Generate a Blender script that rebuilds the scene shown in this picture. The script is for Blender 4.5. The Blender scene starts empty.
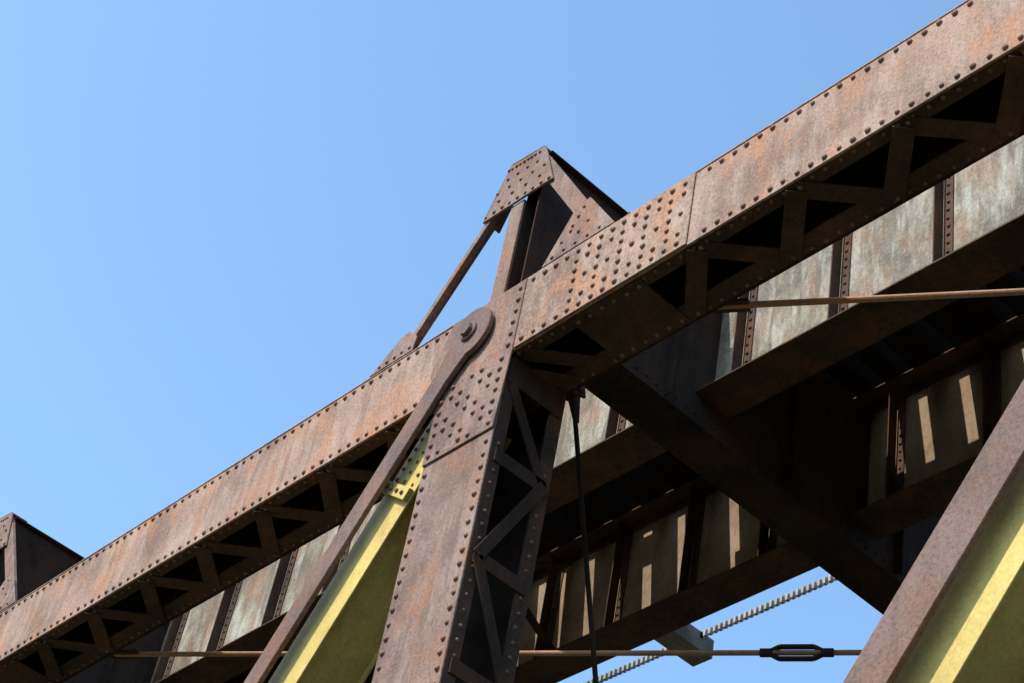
import bpy, bmesh, math, random
from mathutils import Vector, Matrix, noise as mnoise
random.seed(7)
H0 = 1.6      # structural z values are measured from eye level; ground is 1.6 m lower

# ------------------------------------------------------------------ materials
def nodes_of(name):
    m = bpy.data.materials.new(name); m.use_nodes = True
    nt = m.node_tree; nt.nodes.clear()
    out = nt.nodes.new('ShaderNodeOutputMaterial')
    b = nt.nodes.new('ShaderNodeBsdfPrincipled')
    nt.links.new(b.outputs[0], out.inputs[0])
    return m, nt, b
def rgba(c): return (c[0], c[1], c[2], 1)
def noise(nt, scale, mapscale=(1,1,1), detail=6, rough=0.6, dist=0.0, off=(0,0,0)):
    tc = nt.nodes.new('ShaderNodeTexCoord'); mp = nt.nodes.new('ShaderNodeMapping')
    mp.inputs['Scale'].default_value = mapscale; mp.inputs['Location'].default_value = off
    n = nt.nodes.new('ShaderNodeTexNoise'); n.inputs['Scale'].default_value = scale
    n.inputs['Detail'].default_value = detail; n.inputs['Roughness'].default_value = rough
    n.inputs['Distortion'].default_value = dist
    nt.links.new(tc.outputs['Object'], mp.inputs[0]); nt.links.new(mp.outputs[0], n.inputs['Vector'])
    return n.outputs['Fac']
def ramp(nt, src, p0, p1, a=0.0, b=1.0):
    r = nt.nodes.new('ShaderNodeMapRange'); r.inputs['From Min'].default_value = p0
    r.inputs['From Max'].default_value = p1; r.inputs['To Min'].default_value = a; r.inputs['To Max'].default_value = b
    nt.links.new(src, r.inputs['Value']); return r.outputs[0]
def mix(nt, fac, a, b, mode='MIX'):
    m = nt.nodes.new('ShaderNodeMix'); m.data_type = 'RGBA'; m.blend_type = mode
    if isinstance(fac, (int, float)): m.inputs[0].default_value = fac
    else: nt.links.new(fac, m.inputs[0])
    for v, i in ((a, 6), (b, 7)):
        if isinstance(v, tuple): m.inputs[i].default_value = rgba(v)
        else: nt.links.new(v, m.inputs[i])
    return m.outputs[2]
def steel(name, base, dark, rust, rustamt=0.5, streak=0.5, speck=0.35, rough=0.72, bump=0.35, pale=None, paleamt=.6, patch=(.38,.62), spec=.25):
    m, nt, b = nodes_of(name)
    col = mix(nt, ramp(nt, noise(nt, 1.3, detail=5, rough=.68), patch[0], patch[1]), base, dark)
    st = noise(nt, 5.0, (1.8, 1.8, 0.2), detail=4, rough=.65)
    if pale:
        st2 = noise(nt, 2.6, (1.5, 1.5, 0.45), detail=5, rough=.72, off=(3, 1, 5))
        col = mix(nt, ramp(nt, st2, .48, .62, 0, paleamt), col, pale)
    col = mix(nt, ramp(nt, st, .50, .62, 0, streak), col, dark)
    ru = noise(nt, 2.4, (1, 1, .6), detail=6, rough=.75, off=(9, 4, 2))
    col = mix(nt, ramp(nt, ru, .49, .61, 0, rustamt), col, rust)
    col = mix(nt, ramp(nt, ru, .42, .33, 0, streak*.9), col, tuple(x*.75 for x in dark))
    sp = noise(nt, 42, detail=3, rough=.8)
    col = mix(nt, ramp(nt, sp, .50, .66, 0, speck), col, tuple(x*.4 for x in dark))
    col = mix(nt, ramp(nt, sp, .46, .34, 0, speck*.7), col, tuple(min(1, x*1.4) for x in base))
    nt.links.new(col, b.inputs['Base Color'])
    b.inputs['Roughness'].default_value = rough
    b.inputs['Specular IOR Level'].default_value = spec
    bp = nt.nodes.new('ShaderNodeBump'); bp.inputs['Strength'].default_value = bump; bp.inputs['Distance'].default_value = .008
    nt.links.new(sp, bp.inputs['Height'])
    nt.links.new(bp.outputs[0], b.inputs['Normal'])
    return m
M_chord = steel('weathered_brown_steel', (.42,.275,.20), (.205,.122,.086), (.46,.19,.078), .7, .65, .55, pale=(.50,.375,.295), paleamt=.5)
M_post  = steel('weathered_post_steel', (.30,.195,.152), (.145,.088,.067), (.34,.14,.062), .6, .65, .55, pale=(.37,.28,.23), paleamt=.5)
M_eye   = steel('eyebar_steel', (.22,.14,.115), (.115,.073,.060), (.26,.115,.06), .5, .4, .5)
M_dark  = steel('shaded_rusty_steel', (.052,.034,.026), (.023,.016,.013), (.078,.033,.016), .6, .5, spec=.12, rough=.85)  # rusty steel darkened further: shade of the inner parts put into its colour
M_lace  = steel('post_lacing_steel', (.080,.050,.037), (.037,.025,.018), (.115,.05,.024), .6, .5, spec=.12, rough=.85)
M_web   = steel('stained_girder_plate', (.33,.28,.20), (.125,.105,.08), (.28,.135,.06), .55, .9, .4, pale=(.45,.44,.37), paleamt=.8)
M_web2  = steel('brown_girder_plate', (.40,.30,.205), (.22,.155,.10), (.34,.19,.10), .35, .35, .3, spec=.08, rough=.9)
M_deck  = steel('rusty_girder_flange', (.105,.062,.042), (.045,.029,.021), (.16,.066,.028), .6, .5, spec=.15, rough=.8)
M_rivet = steel('rivet_steel', (.27,.155,.115), (.15,.085,.062), (.28,.12,.052), .5, .3)
M_rod   = steel('rusty_rod_steel', (.50,.29,.17), (.30,.165,.09), (.50,.23,.09), .6, .2)
M_yel   = steel('yellow_painted_steel', (.74,.565,.17), (.55,.41,.115), (.33,.18,.05), .4, .45, .25, .5, .08)
M_tie   = steel('creosoted_timber', (.028,.022,.017), (.016,.012,.010), (.034,.024,.016), .4, .2, rough=.95, spec=.02)
M_tiend = steel('weathered_timber', (.24,.215,.18), (.12,.105,.085), (.16,.12,.09), .4, .5)
M_galv  = steel('galvanised_steel', (.42,.42,.40), (.25,.25,.23), (.26,.2,.15), .3, .3, .2, .5)
M_conc  = steel('pier_concrete', (.35,.33,.30), (.25,.235,.21), (.3,.27,.22), .4, .4)
def ground_mat(name, a, b_, c_, s1, s2):
    m, nt, b = nodes_of(name)
    c = mix(nt, ramp(nt, noise(nt, s1), .4, .6), a, b_)
    c = mix(nt, ramp(nt, noise(nt, s2, detail=7), .45, .7), c, c_)
    nt.links.new(c, b.inputs['Base Color']); b.inputs['Roughness'].default_value = .95
    return m
M_ground = ground_mat('scrub_grass_and_dirt', (.060,.052,.03), (.04,.048,.02), (.085,.07,.05), .15, 8)
M_blocker = ground_mat('horizon_blocker_cover', (.045,.06,.025), (.03,.042,.018), (.06,.07,.03), .05, .6)  # dark green for the added hills that hold back horizon light

# ------------------------------------------------------------------ mesh builder
bridge = bpy.data.objects.new('steel_railway_bridge', None)
bpy.context.scene.collection.objects.link(bridge)
class MB:
    def __init__(s): s.v = []; s.f = []; s.map = lambda p: p
    def add(s, vs, fs):
        o = len(s.v)
        for p in vs:
            p = s.map(tuple(p)); s.v.append((p[0], p[1], p[2] + H0))
        for f in fs: s.f.append([i + o for i in f])
    def box(s, x0, x1, y0, y1, z0, z1):
        s.add([(x0,y0,z0),(x1,y0,z0),(x1,y1,z0),(x0,y1,z0),(x0,y0,z1),(x1,y0,z1),(x1,y1,z1),(x0,y1,z1)],
              [(0,3,2,1),(4,5,6,7),(0,1,5,4),(1,2,6,5),(2,3,7,6),(3,0,4,7)])
    def bar(s, p0, p1, side, w, t):
        """flat bar p0->p1, width w along 'side', thickness t along the remaining axis"""
        p0 = Vector(p0); p1 = Vector(p1); d = (p1-p0).normalized()
        a = Vector(side); a = (a - d*a.dot(d)).normalized(); n = d.cross(a)
        a *= w/2; n *= t/2
        vs = [p+q for p in (p0, p1) for q in (-a-n, a-n, a+n, -a+n)]
        s.add(vs, [(0,3,2,1),(4,5,6,7),(0,1,5,4),(1,2,6,5),(2,3,7,6),(3,0,4,7)])
    def prism(s, poly, y0, y1):
        n = len(poly)
        vs = [(x,y0,z) for x,z in poly] + [(x,y1,z) for x,z in poly]
        fs = [list(range(n)), list(range(2*n-1, n-1, -1))] + [[i,(i+1)%n,n+(i+1)%n,n+i] for i in range(n)]
        s.add(vs, fs)
    def cyl(s, p0, p1, r, n=12, r1=None):
        p0 = Vector(p0); p1 = Vector(p1); d = (p1-p0).normalized(); a = d.orthogonal().normalized(); b = d.cross(a)
        r1 = r if r1 is None else r1
        vs = [p0+(a*math.cos(2*math.pi*i/n)+b*math.sin(2*math.pi*i/n))*r for i in range(n)]
        vs += [p1+(a*math.cos(2*math.pi*i/n)+b*math.sin(2*math.pi*i/n))*r1 for i in range(n)]
        s.add(vs, [list(range(n))[::-1], list(range(n,2*n))] + [[i,(i+1)%n,n+(i+1)%n,n+i] for i in range(n)])
    def rivet(s, p, nrm, r=.023):
        p = Vector(p); d = Vector(nrm); a = d.orthogonal().normalized(); b = d.cross(a); n = 8
        j = random.uniform(.84, 1.1); r *= j
        p += a*random.uniform(-.005,.005) + b*random.uniform(-.005,.005)
        vs = []
        for rr, h in ((r, -.002), (r*.84, r*.5)):
            vs += [p + (a*math.cos(2*math.pi*i/n)+b*math.sin(2*math.pi*i/n))*rr + d*h for i in range(n)]
        vs.append(p + d*r*.85)
        s.add(vs, [[i,(i+1)%n,n+(i+1)%n,n+i] for i in range(n)] + [[n+i,n+(i+1)%n,2*n] for i in range(n)])
    def done(s, name, mat, bevel=0, smooth=False):
        me = bpy.data.meshes.new(name); me.from_pydata(s.v, [], s.f); me.update()
        bm = bmesh.new(); bm.from_mesh(me); bmesh.ops.recalc_face_normals(bm, faces=bm.faces); bm.to_mesh(me); bm.free()
        me.materials.append(mat)
        o = bpy.data.objects.new(name, me); bpy.context.scene.collection.objects.link(o); o.parent = bridge
        if bevel:
            m = o.modifiers.new('bevel', 'BEVEL'); m.width = bevel; m.segments = 1; m.limit_method = 'ANGLE'
        if smooth:
            for p in me.polygons: p.use_smooth = True
        return o

XP = [-8.91 + 8.04*k for k in (-3, -2, -1, 0)] + [-1.6, 6.4]     # panel points
SPL = {1, 3, 5}                                                   # chord spliced at every second panel point
XL, XR = -42.0, 14.0
ZB, ZT = 9.20, 9.92
YO, YI = 6.0, 6.57
YFAR = 18.0          # far truss mirrored about y = 9.0
mirror = lambda p: (p[0], YFAR - p[1], p[2])

chord = MB(); lace = MB(); post = MB(); ang = MB(); inn = MB(); eye = MB(); peak = MB(); riv = MB(); low = MB(); spl = MB(); yel = MB()
allb = [chord, lace, post, ang, inn, eye, peak, low, spl, yel]

def truss(near):
    for b in allb: b.map = (lambda p: p) if near else mirror
    # --- box chord
    chord.box(XL, XR, YO, YO+.02, ZB, ZT-.018)
    inn.box(XL, XR, YI-.02, YI, ZB, ZT-.018)
    chord.box(XL, XR, YO-.006, YI+.006, ZT-.016, ZT)
    lace.box(XL, XR, YO+.021, YO+.12, ZB+.002, ZB+.018)
    lace.box(XL, XR, YI-.17, YI-.021, ZB+.002, ZB+.018)
    # lower lacing and battens
    for i, xp in enumerate(XP):
        nx = XP[i+1] if i+1 < len(XP) else XR
        lace.box(xp+.95, xp+1.62, YO+.03, YI-.03, ZB-.012, ZB)
        if near:
            for q in range(6):
                for yy in (YO+.075, YI-.075): riv.rivet((xp+1.0+q*.114, yy, ZB-.012), (0,0,-1), .018)
        lace.bar((xp+.45, YO+.07, ZB-.008), (xp+.85, YI-.07, ZB-.008), (1,0,0), .13, .014)
        lace.bar((xp+.55, YI-.07, ZB-.024), (xp+.2, YO+.07, ZB-.024), (1,0,0), .13, .014)
        x = xp + 1.70; n = max(1, round((nx - .55 - x)/.42)); st = (nx - .55 - x)/n
        for j in range(n):
            a, b = (YO+.065, YI-.08) if j % 2 else (YI-.08, YO+.065)
            z = ZB-.008 if j % 2 else ZB-.024
            lace.bar((x+j*st, a, z), (x+(j+1)*st, b, z), (1,0,0), .14, .014)
            if near: riv.rivet((x+j*st+.03*(1 if j else 1), a, z-.008), (0,0,-1), .018)
        # --- post
        post.box(xp-.37, xp+.37, YO, YO+.02, 2.9, ZB-.003)
        inn.box(xp-.35, xp+.35, YI-.02, YI-.001, 2.9, ZB-.003)
        for sx in (-1, 1):
            for ya, yb in ((YO+.022, YO+.12), (YI-.12, YI)):
                ang.box(min(xp+sx*.352, xp+sx*.37), max(xp+sx*.352, xp+sx*.37), ya, yb, 2.9, ZB-.003)
            z = 8.30; k = 0; X = xp+sx*.378
            low.box(min(X-.006,X+.006), max(X-.006,X+.006), YO+.03, YI-.03, 8.95, 9.19)
            low.bar((X, YO+.07, 8.95), (X, YI-.07, 8.30), (0,0,1), .085, .014)
            while z > 3.4:
                low.bar((X, YO+.05, z), (X, YI-.05, z), (0,0,1), .11, .014)
                low.bar((X+.015*sx, YO+.07, z if k%2 else z-.85), (X+.015*sx, YI-.07, z-.85 if k%2 else z), (0,0,1), .085, .014)
                z -= .85; k += 1
        # gusset over the joint
        post.prism([(xp-.37,8.50),(xp+.37,8.50),(xp+.41,9.2),(xp+.41,ZT-.02),(xp-.40,ZT-.02),(xp-.55,9.45),(xp-.37,9.12)], YO-.016, YO-.001)
        # splice plate on the chord
        if i in SPL: spl.box(xp+.417, xp+2.08, YO-.014, YO-.001, ZB+.004, ZT-.02)
        # --- peak frame
        c = xp
        peak.prism([(c-.37,11.0),(c-.15,11.52),(c+.26,11.48),(c+.44,10.98)], YO, YO+.02)
        peak.bar((c-.355,YO+.085,11.01), (c-.145,YO+.085,11.53), (0,1,0), .17, .016)
        peak.bar((c-.145,YO+.10,11.532), (c+.24,YO+.10,11.49), (0,1,0), .20, .016)
        peak.bar((c-.27,YO+.045,11.07), (c-1.12,YO+.045,9.96), (0,1,0), .05, .06)
        peak.bar((c-.33,YO+.08,11.04), (c-1.155,YO+.08,9.98), (0,1,0), .08, .012)
        peak.prism([(c-1.42,ZT+.001),(c-.90,ZT+.001),(c-.88,10.06),(c-1.0,10.18),(c-1.1,10.16)], YO-.012, YO-.001)
        peak.bar((c+.18,YO+.045,11.41), (c+1.13,YO+.045,9.95), (0,1,0), .04, .14)
        peak.prism([(c+.55,ZT+.001),(c+1.30,ZT+.001),(c+.97,10.40),(c+.82,10.36)], YO-.012, YO-.001)
        peak.box(c-.05, c+.10, YO+.022, YO+.05, ZT+.001, 10.99)
        # --- diagonals
        if i == 4: slope, px, w = 1.30, -1.68, .27
        else: slope, px, w = 1.43, xp-.08, .20
        zl = 2.65; pl = (px-(9.6-zl)/slope, zl)
        def eyebar(y0, y1):
            d = Vector((pl[0]-px, pl[1]-9.6)).normalized(); n = Vector((-d.y, d.x)); R = w*1.12; poly = []
            a0 = math.atan2(d.y, d.x)
            for q in range(21):
                a = a0 + math.radians(38 + (322-38)*q/20)
                poly.append((px+R*math.cos(a), 9.6+R*math.sin(a)))
            P = Vector((px, 9.6)) + d*R*1.9; Q = Vector(pl)
            poly += [tuple(P - n*w/2), tuple(Q - n*w/2), tuple(Q + n*w/2), tuple(P + n*w/2)]
            eye.prism(poly, y0, y1)
        eyebar(YO-.075, YO-.035)
        eyebar(YI+.035, YI+.075)
        eye.cyl((px, YO-.095, 9.6), (px, YI+.095, 9.6), .085, 20)
        eye.cyl((px, YO-.125, 9.6), (px, YO-.09, 9.6), .06, 6)
        # yellow channel diagonal beside it
        top = 9.17; side = Vector((slope, 0, -1)).normalized(); d = Vector((1, 0, slope)).normalized()
        D = lambda z: (px - (9.6-z)/slope)
        def seg(y0, y1, o0, o1):
            off = (o0+o1)/2
            a = Vector((D(top), (y0+y1)/2, top)) + side*off; b = Vector((D(2.7), (y0+y1)/2, 2.7)) + side*off
            yel.bar(a, b, side, o1-o0, y1-y0)
        y0 = 6.05
        seg(y0, y0+.018, -.02, .37); seg(y0+.018, 6.48, .30, .318); seg(6.481, 6.50, -.02, .37)
        if i != 4:
            c0 = Vector((D(8.55), y0-.022, 8.55)) + side*.16
            yel.bar(c0 - side*.2, c0 + side*.2, d, .10, .04)
            for q in (-.14,-.05,.04,.13):
                if near: riv.rivet(c0 + side*q + Vector((0,-.022,0)), (0,-1,0), .022)
            if near:
                for q in range(9):
                    c1 = Vector((D(8.62), y0-.001, 8.62)) + d*(.085*q)
                    for o in (.03, .16, .29):
                        if (c1 + side*o).x < xp-.34: riv.rivet(c1 + side*o, (0,-1,0), .017)
    # bottom chord
    low.box(XL, XR, YO, YO+.02, 2.3, 2.9); low.box(XL, XR, YI-.02, YI, 2.3, 2.9); low.box(XL, XR, YO+.02, YI-.02, 2.28, 2.30)
truss(True); truss(False)
for b in allb: b.map = lambda p: p

# --- rivets on the near truss
x = -30
while x < 4:
    inpl = any(xp-.45 < x < xp+(2.1 if i in SPL else .45) for i, xp in enumerate(XP))
    if not inpl:
        riv.rivet((x, YO, ZT-.058), (0,-1,0)); riv.rivet((x+.03, YO, ZB+.05), (0,-1,0))
    riv.rivet((x, YO+.05, ZB+.002), (0,0,-1), .016)
    riv.rivet((x+.05, YI-.05, ZB+.002), (0,0,-1), .016)
    riv.rivet((x, YO+.03, ZT), (0,0,1), .02)
    x += .112
for n, xp in enumerate(XP):
    if n in SPL and xp < 2:
        for i in range(14):
            for j in range(7):
                xx = xp+.5+i*.115; zz = ZB+.055+j*.097
                if i in (0, 1, 2, 3) and 0 < j < 6: continue
                if j in (2, 4) and i % 2: continue
                riv.rivet((xx, YO-.014, zz), (0,-1,0))
for xp in XP[1:5]:
    z = 3.0
    while z < 8.45:
        for dx in (-.32, .32): riv.rivet((xp+dx, YO, z), (0,-1,0))
        riv.rivet((xp+.37, YO+.07, z), (1,0,0), .016)
        riv.rivet((xp+.37, YI-.07, z), (1,0,0), .016)
        z += .115
    for j in range(7):
        for i in range(7):
            xx = xp-.31+i*.105; zz = 8.56+j*.10
            if (i+j) % 3 == 2 and 0 < i < 6: continue
            riv.rivet((xx, YO-.016, zz), (0,-1,0))
    for j in range(6):
        riv.rivet((xp+.36, YO-.016, 9.27+j*.11), (0,-1,0))
    for t in range(9):   # cap rivets
        for s_ in range(5):
            u = t/8; v = s_/4
            x0 = xp-.33+(.17*v); x1 = xp+.40-(.20*v)
            if (t + s_) % 2 and 0 < s_ < 4: continue
            riv.rivet((x0+(x1-x0)*u, YO, 11.04+.43*v-.03*u), (0,-1,0), .018)
    for t in range(5):
        riv.rivet((xp-1.3+t*.09, YO-.012, 9.965), (0,-1,0), .017)
        riv.rivet((xp+.66+t*.12, YO-.012, 9.965), (0,-1,0), .017)
        if t < 4: riv.rivet((xp+.73+t*.09, YO-.012, 10.07+.06*(t%2)), (0,-1,0), .017)
    for t in range(3):
        riv.rivet((xp+.83+t*.05, YO-.012, 10.18+.07*t), (0,-1,0), .017)
chord.done('box_chord_plates', M_chord, .004)
spl.done('splice_plates', M_chord, .004)
lace.done('chord_lacing_bars', M_deck, .002)
post.done('truss_posts', M_post, .004)
ang.done('post_corner_angles', M_deck, .002)
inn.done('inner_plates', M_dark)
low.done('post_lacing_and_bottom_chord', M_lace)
eye.done('eyebar_diagonals', M_eye, .005)
peak.done('peak_frames', M_post, .004)
yel.done('painted_diagonals', M_yel, .003)
riv.done('rivets', M_rivet, smooth=True)

# ------------------------------------------------------------------ floor beams (riveted box section)
fb = MB(); fr = MB()
for xp in XP:
    w = xp
    fb.box(w+.225, w+.24, YO+.06, YFAR-YO-.06, 10.0, 11.43)
    for a, b in ((YO+.055, YO+.9), (YFAR-YO-.9, YFAR-YO-.055)): fb.box(w+.085, w+.10, a, b, 9.94, 11.43)
    fb.box(w-.16, w-.145, YO+.9, YFAR-YO-.9, 10.0, 11.43)
    fb.box(w-.17, w+.25, YO+.3, YFAR-YO-.3, 9.97, 9.998)
    fb.box(w+.15, w+.29, YO+.05, YFAR-YO-.05, 11.432, 11.45)
    y = 6.9
    while y < 11.4:
        if abs(y-8.12) > .25 and abs(y-9.95) > .25:
            fb.box(w+.241, w+.32, y-.006, y+.006, 10.0, 11.43)
        y += .7
    y = 6.4
    while y < 11.6 and -20 < xp < 0:
        fr.rivet((w+.21, y, 9.97), (0,0,-1), .017); fr.rivet((w-.12, y, 9.97), (0,0,-1), .017); fr.rivet((w+.24, y, 10.06), (1,0,0), .017); y += .11
    fb.box(w-.12, w+.12, YI, YFAR-YI, 2.45, 2.7)
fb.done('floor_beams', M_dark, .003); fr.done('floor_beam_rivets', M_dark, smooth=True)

# ------------------------------------------------------------------ plate-girder stringers
YG1, YG2 = 8.12, 10.02
ZG0, ZG1 = 10.27, 11.62
def girder(y, name, mat):
    g = MB(); f = MB(); r = MB()
    g.box(XL, XR, y-.007, y+.007, ZG0+.02, ZG1-.02)
    f.box(XL, XR, y-.2, y+.2, ZG0, ZG0+.018); f.box(XL, XR, y-.17, y+.17, ZG1-.018, ZG1)
    for s in (-1, 1):
        f.box(XL, XR, min(y+s*.0085, y+s*.02), max(y+s*.0085, y+s*.02), ZG0+.02, ZG0+.13)
        f.box(XL, XR, min(y+s*.0085, y+s*.02), max(y+s*.0085, y+s*.02), ZG1-.13, ZG1-.02)
    edges = [XL] + [xp for xp in XP] + [XR]
    for a, b in zip(edges[:-1], edges[1:]):
        x0, x1 = a+.26, b-.18
        n = max(1, round((x1-x0)/1.0))
        for i in range(n):
            xs = x0 + (i+.28)*(x1-x0)/n
            for s in (-1, 1):
                f.box(xs-.006, xs+.006, min(y+s*.021, y+s*.13), max(y+s*.021, y+s*.13), ZG0+.02, ZG1-.02)
                f.box(xs+.007, xs+.09, min(y+s*.0085, y+s*.0195), max(y+s*.0085, y+s*.0195), ZG0+.131, ZG1-.131)
            if -26 < xs < 2:
                z = ZG0+.18
                while z < ZG1-.15:
                    r.rivet((xs+.05, y-.0195, z), (0,-1,0), .017); z += .09
    x = -26
    while x < 2:
        r.rivet((x, y-.02, ZG0+.075), (0,-1,0), .016)
        r.rivet((x, y-.12, ZG0), (0,0,-1), .016); r.rivet((x, y+.12, ZG0), (0,0,-1), .016); x += .11
    g.done(name+'_web', mat); f.done(name+'_flanges_and_stiffeners', M_deck, .002); r.done(name+'_rivets', M_deck, smooth=True)
girder(YG1, 'near_stringer', M_web)
girder(YG2, 'far_stringer', M_web2)
cf = MB()
x = -40.6
while x < 12:
    if min(abs(x-xp) for xp in XP) > 1.0:
        cf.bar((x, YG1+.03, 10.4), (x, YG2-.03, 11.45), (1,0,0), .09, .012)
        cf.bar((x+.02, YG1+.03, 11.45), (x+.02, YG2-.03, 10.4), (1,0,0), .09, .012)
    x += 4.02
cf.done('stringer_cross_frames', M_dark)

# ------------------------------------------------------------------ ties, rails, walkway
t = MB(); te = MB()
x = XL
while x < XR:
    w = random.choice((.17,.19,.22,.24,.30)); gap = random.choice((.115,.13,.13,.14,.14,.15,.03))
    y0 = 7.93 + random.uniform(-.03,.03); y1 = 10.5 + random.uniform(-.05,.05)
    t.box(x, x+w, y0, y1, ZG1+.003, ZG1+.30)
    x += w + gap
for k in range(-7, 7):      # long ties that carry the walkway
    xx = -12.75 + 4.02*k
    te.box(xx, xx+.28, 10.56, 12.10, ZG1-.06, ZG1+.17)
for yy in (8.03, 10.28):
    t.box(XL, XR, yy-.09, yy+.09, ZG1+.305, ZG1+.45)
for yy in (8.80, 9.38):        # planks between the rails
    x = XL
    while x < XR:
        L = random.uniform(.4, 1.5)
        if random.random() < .45: t.box(x, x+L-.02, yy-.14, yy+.14, ZG1+.305, ZG1+.35)
        x += L
t.done('timber_ties_and_guards', M_tie, .004)
te.done('walkway_support_timbers', M_tiend, .006)
r = MB()
for yy in (8.33, 9.82):
    r.box(XL, XR, yy-.07, yy+.07, ZG1+.303, ZG1+.32); r.box(XL, XR, yy-.01, yy+.01, ZG1+.32, ZG1+.44); r.box(XL, XR, yy-.035, yy+.035, ZG1+.44, ZG1+.48)
r.done('rails', M_dark, .004)
g = MB(); gd = MB()
x = -30
gd.box(XL, XR, 11.93, 11.935, ZG1+.105, ZG1+.20); g.box(XL, XR, 11.0, 11.005, ZG1+.175, ZG1+.24)
while x < 6:
    g.box(x, x+.03, 10.75, 11.70, ZG1+.173, ZG1+.22)
    g.box(x, x+.03, 11.885, 11.929, ZG1+.09, ZG1+.165)
    x += .07
g.done('walkway_grating', M_galv); gd.done('walkway_edge_angle', M_tiend)

# ------------------------------------------------------------------ bracing rods
rod = MB(); hw = MB(); sway = MB()
def lateral(a, b, fr=.70):
    a = Vector(a); b = Vector(b); d = (b-a).normalized()
    rod.cyl(a, b, .023, 12)
    for p, s in ((a, 1), (b, -1)):
        hw.bar(p - d*s*.05, p + d*s*.25, (0,0,1), .03, .11)
    c = a + d*((b-a).length*fr)
    for o in (-.058, .058):      # open turnbuckle body, links standing upright
        u = Vector((0, 0, 1)); sd = Vector((-d.y, d.x, 0)).normalized()
        hw.bar(c - d*.14 + u*o, c + d*.14 + u*o, sd, .05, .024)
        hw.bar(c - d*.14 + u*o, c - d*.24, sd, .05, .024); hw.bar(c + d*.14 + u*o, c + d*.24, sd, .05, .024)
    hw.cyl(c-d*.30, c-d*.20, .038, 8); hw.cyl(c+d*.20, c+d*.30, .038, 8)
for k in (-2, -1):
    o = 7.29*k + 7.29
    lateral((-14.45+o, 6.60, 9.22), (-7.0+o, 11.30, 9.12))
lateral((-7.16, 6.60, 9.30), (.1, 11.4, 9.30)); lateral((.13, 6.60, 9.30), (7.3, 11.4, 9.30))
for xp in XP[1:]:
    for o in (-.05, .05):
        hw.bar((xp+o, 6.82, 9.97), (xp+o, 6.93, 9.62), (0,1,0), .13, .025)
    hw.cyl((xp-.09, 6.91, 9.68), (xp+.09, 6.91, 9.68), .035, 12)
    hw.cyl((xp, 6.90, 9.70), (xp, 6.99, 9.42), .06, 10, .022)
    sway.cyl((xp, 6.92, 9.62), (xp, 8.95, 2.7), .019, 10)
    sway.cyl((xp+.05, 11.1, 9.65), (xp+.05, 9.05, 2.7), .019, 10)
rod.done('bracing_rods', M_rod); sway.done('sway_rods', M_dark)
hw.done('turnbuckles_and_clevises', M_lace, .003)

# ------------------------------------------------------------------ piers, ground, added hill ring that blocks low sky light
for n, X in enumerate((-25.0, 6.4, -41)):
    p = MB(); p.prism([(X-1.4,-1.7),(X+1.4,-1.7),(X+1.0,2.27),(X-1.0,2.27)], 5.2, 12.8)
    p.box(X-1.15, X+1.15, 5.0, 13.0, 1.95, 2.272)
    p.done('concrete_pier', M_conc, .03)
me = bpy.data.meshes.new('ground')
R = 3000; me.from_pydata([(-R,-R,0),(R,-R,0),(R,R,0),(-R,R,0)], [], [(0,1,2,3)]); me.materials.append(M_ground)
bpy.context.scene.collection.objects.link(bpy.data.objects.new('ground', me))
N = 180; rings = [(55,-.5),(62,4),(72,10),(90,19),(120,32),(170,46),(260,60),(420,66),(700,-5)]  # unseen hills, added to cut ambient light from the horizon
vs = []; fs = []
for k, (rr, hh) in enumerate(rings):
    for i in range(N):
        a = 2*math.pi*i/N
        q = mnoise.noise(Vector((math.cos(a)*3+k*.4, math.sin(a)*3, k*.7))) + .5*mnoise.noise(Vector((math.cos(a)*14, math.sin(a)*14, k*2.3)))
        h = hh*(1+.18*q) if 0 < k < 8 else hh
        vs.append((-5+math.cos(a)*rr*(1+.05*q), 8+math.sin(a)*rr*(1+.05*q), h))
for k in range(len(rings)-1):
    for i in range(N):
        fs.append((k*N+i, k*N+(i+1)%N, (k+1)*N+(i+1)%N, (k+1)*N+i))
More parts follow.
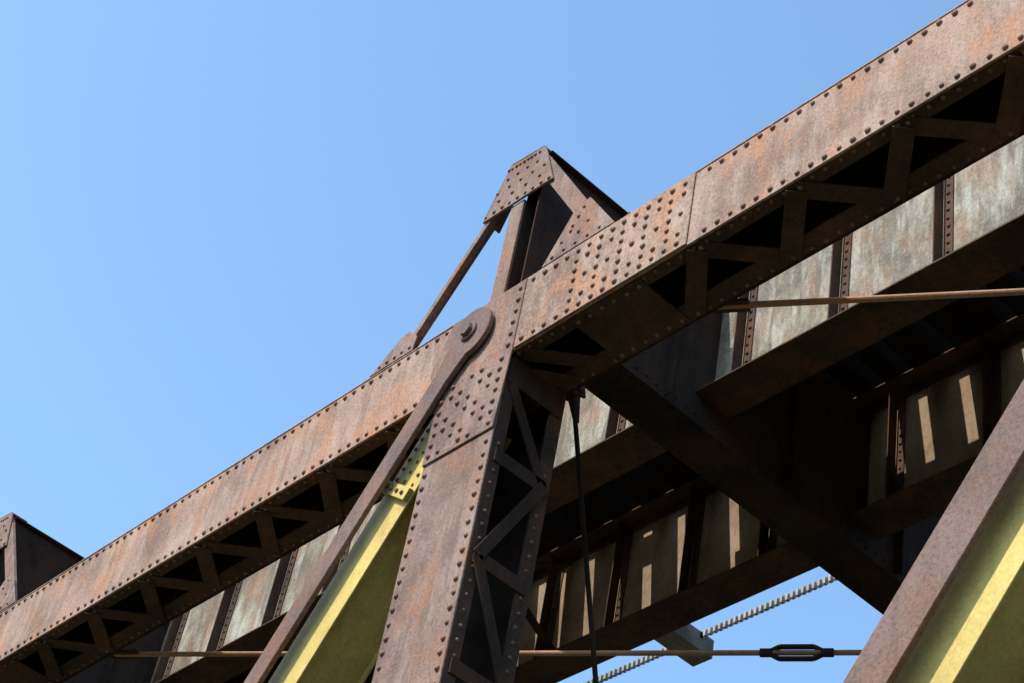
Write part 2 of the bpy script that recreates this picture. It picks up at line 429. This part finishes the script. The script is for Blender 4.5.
me = bpy.data.meshes.new('horizon_blocker_hills'); me.from_pydata(vs, [], fs); me.materials.append(M_blocker)
for p in me.polygons: p.use_smooth = True
bpy.context.scene.collection.objects.link(bpy.data.objects.new('horizon_blocker_hills', me))

# ------------------------------------------------------------------ camera
cam = bpy.data.cameras.new('Camera'); co = bpy.data.objects.new('Camera', cam)
bpy.context.scene.collection.objects.link(co)
cam.sensor_width = 36; cam.lens = 36*1972/1024; cam.clip_end = 10000
cx = Vector((.6764,.7199,.1566)).normalized(); cy = Vector((.4119,-.5456,.7299)); cy = (cy-cx*cy.dot(cx)).normalized(); cz = cx.cross(cy)
mt = Matrix((cx, cy, cz)).transposed().to_4x4(); mt.translation = Vector((0,0,H0))
co.matrix_world = mt
bpy.context.scene.camera = co

# ------------------------------------------------------------------ light
sv = Vector((-.10, -.63, .77)).normalized()
el = math.asin(sv.z); az = math.atan2(sv.x, sv.y)
w = bpy.data.worlds.new('World'); bpy.context.scene.world = w; w.use_nodes = True
nt = w.node_tree; bg = nt.nodes['Background']
sk = nt.nodes.new('ShaderNodeTexSky'); sk.sky_type = 'NISHITA'; sk.sun_disc = False
sk.sun_elevation = el; sk.sun_rotation = az % (2*math.pi); sk.air_density = 1.0; sk.dust_density = 1.0; sk.ozone_density = 1.6
mx = nt.nodes.new('ShaderNodeMix'); mx.data_type = 'RGBA'; mx.blend_type = 'MULTIPLY'; mx.inputs[0].default_value = 1
mx.inputs[7].default_value = (2.0, 2.3, 2.3, 1)
nt.links.new(sk.outputs[0], mx.inputs[6]); nt.links.new(mx.outputs[2], bg.inputs[0]); bg.inputs[1].default_value = .15
L = bpy.data.lights.new('sun', 'SUN'); L.energy = 5.0; L.angle = math.radians(.5); L.color = (1, .94, .85)
lo = bpy.data.objects.new('sun', L); bpy.context.scene.collection.objects.link(lo)
lo.rotation_euler = sv.to_track_quat('Z', 'Y').to_euler(); lo.location = (0, -20, 40)
s = bpy.context.scene
s.view_settings.view_transform = 'Standard'; s.view_settings.look = 'None'; s.view_settings.exposure = 0
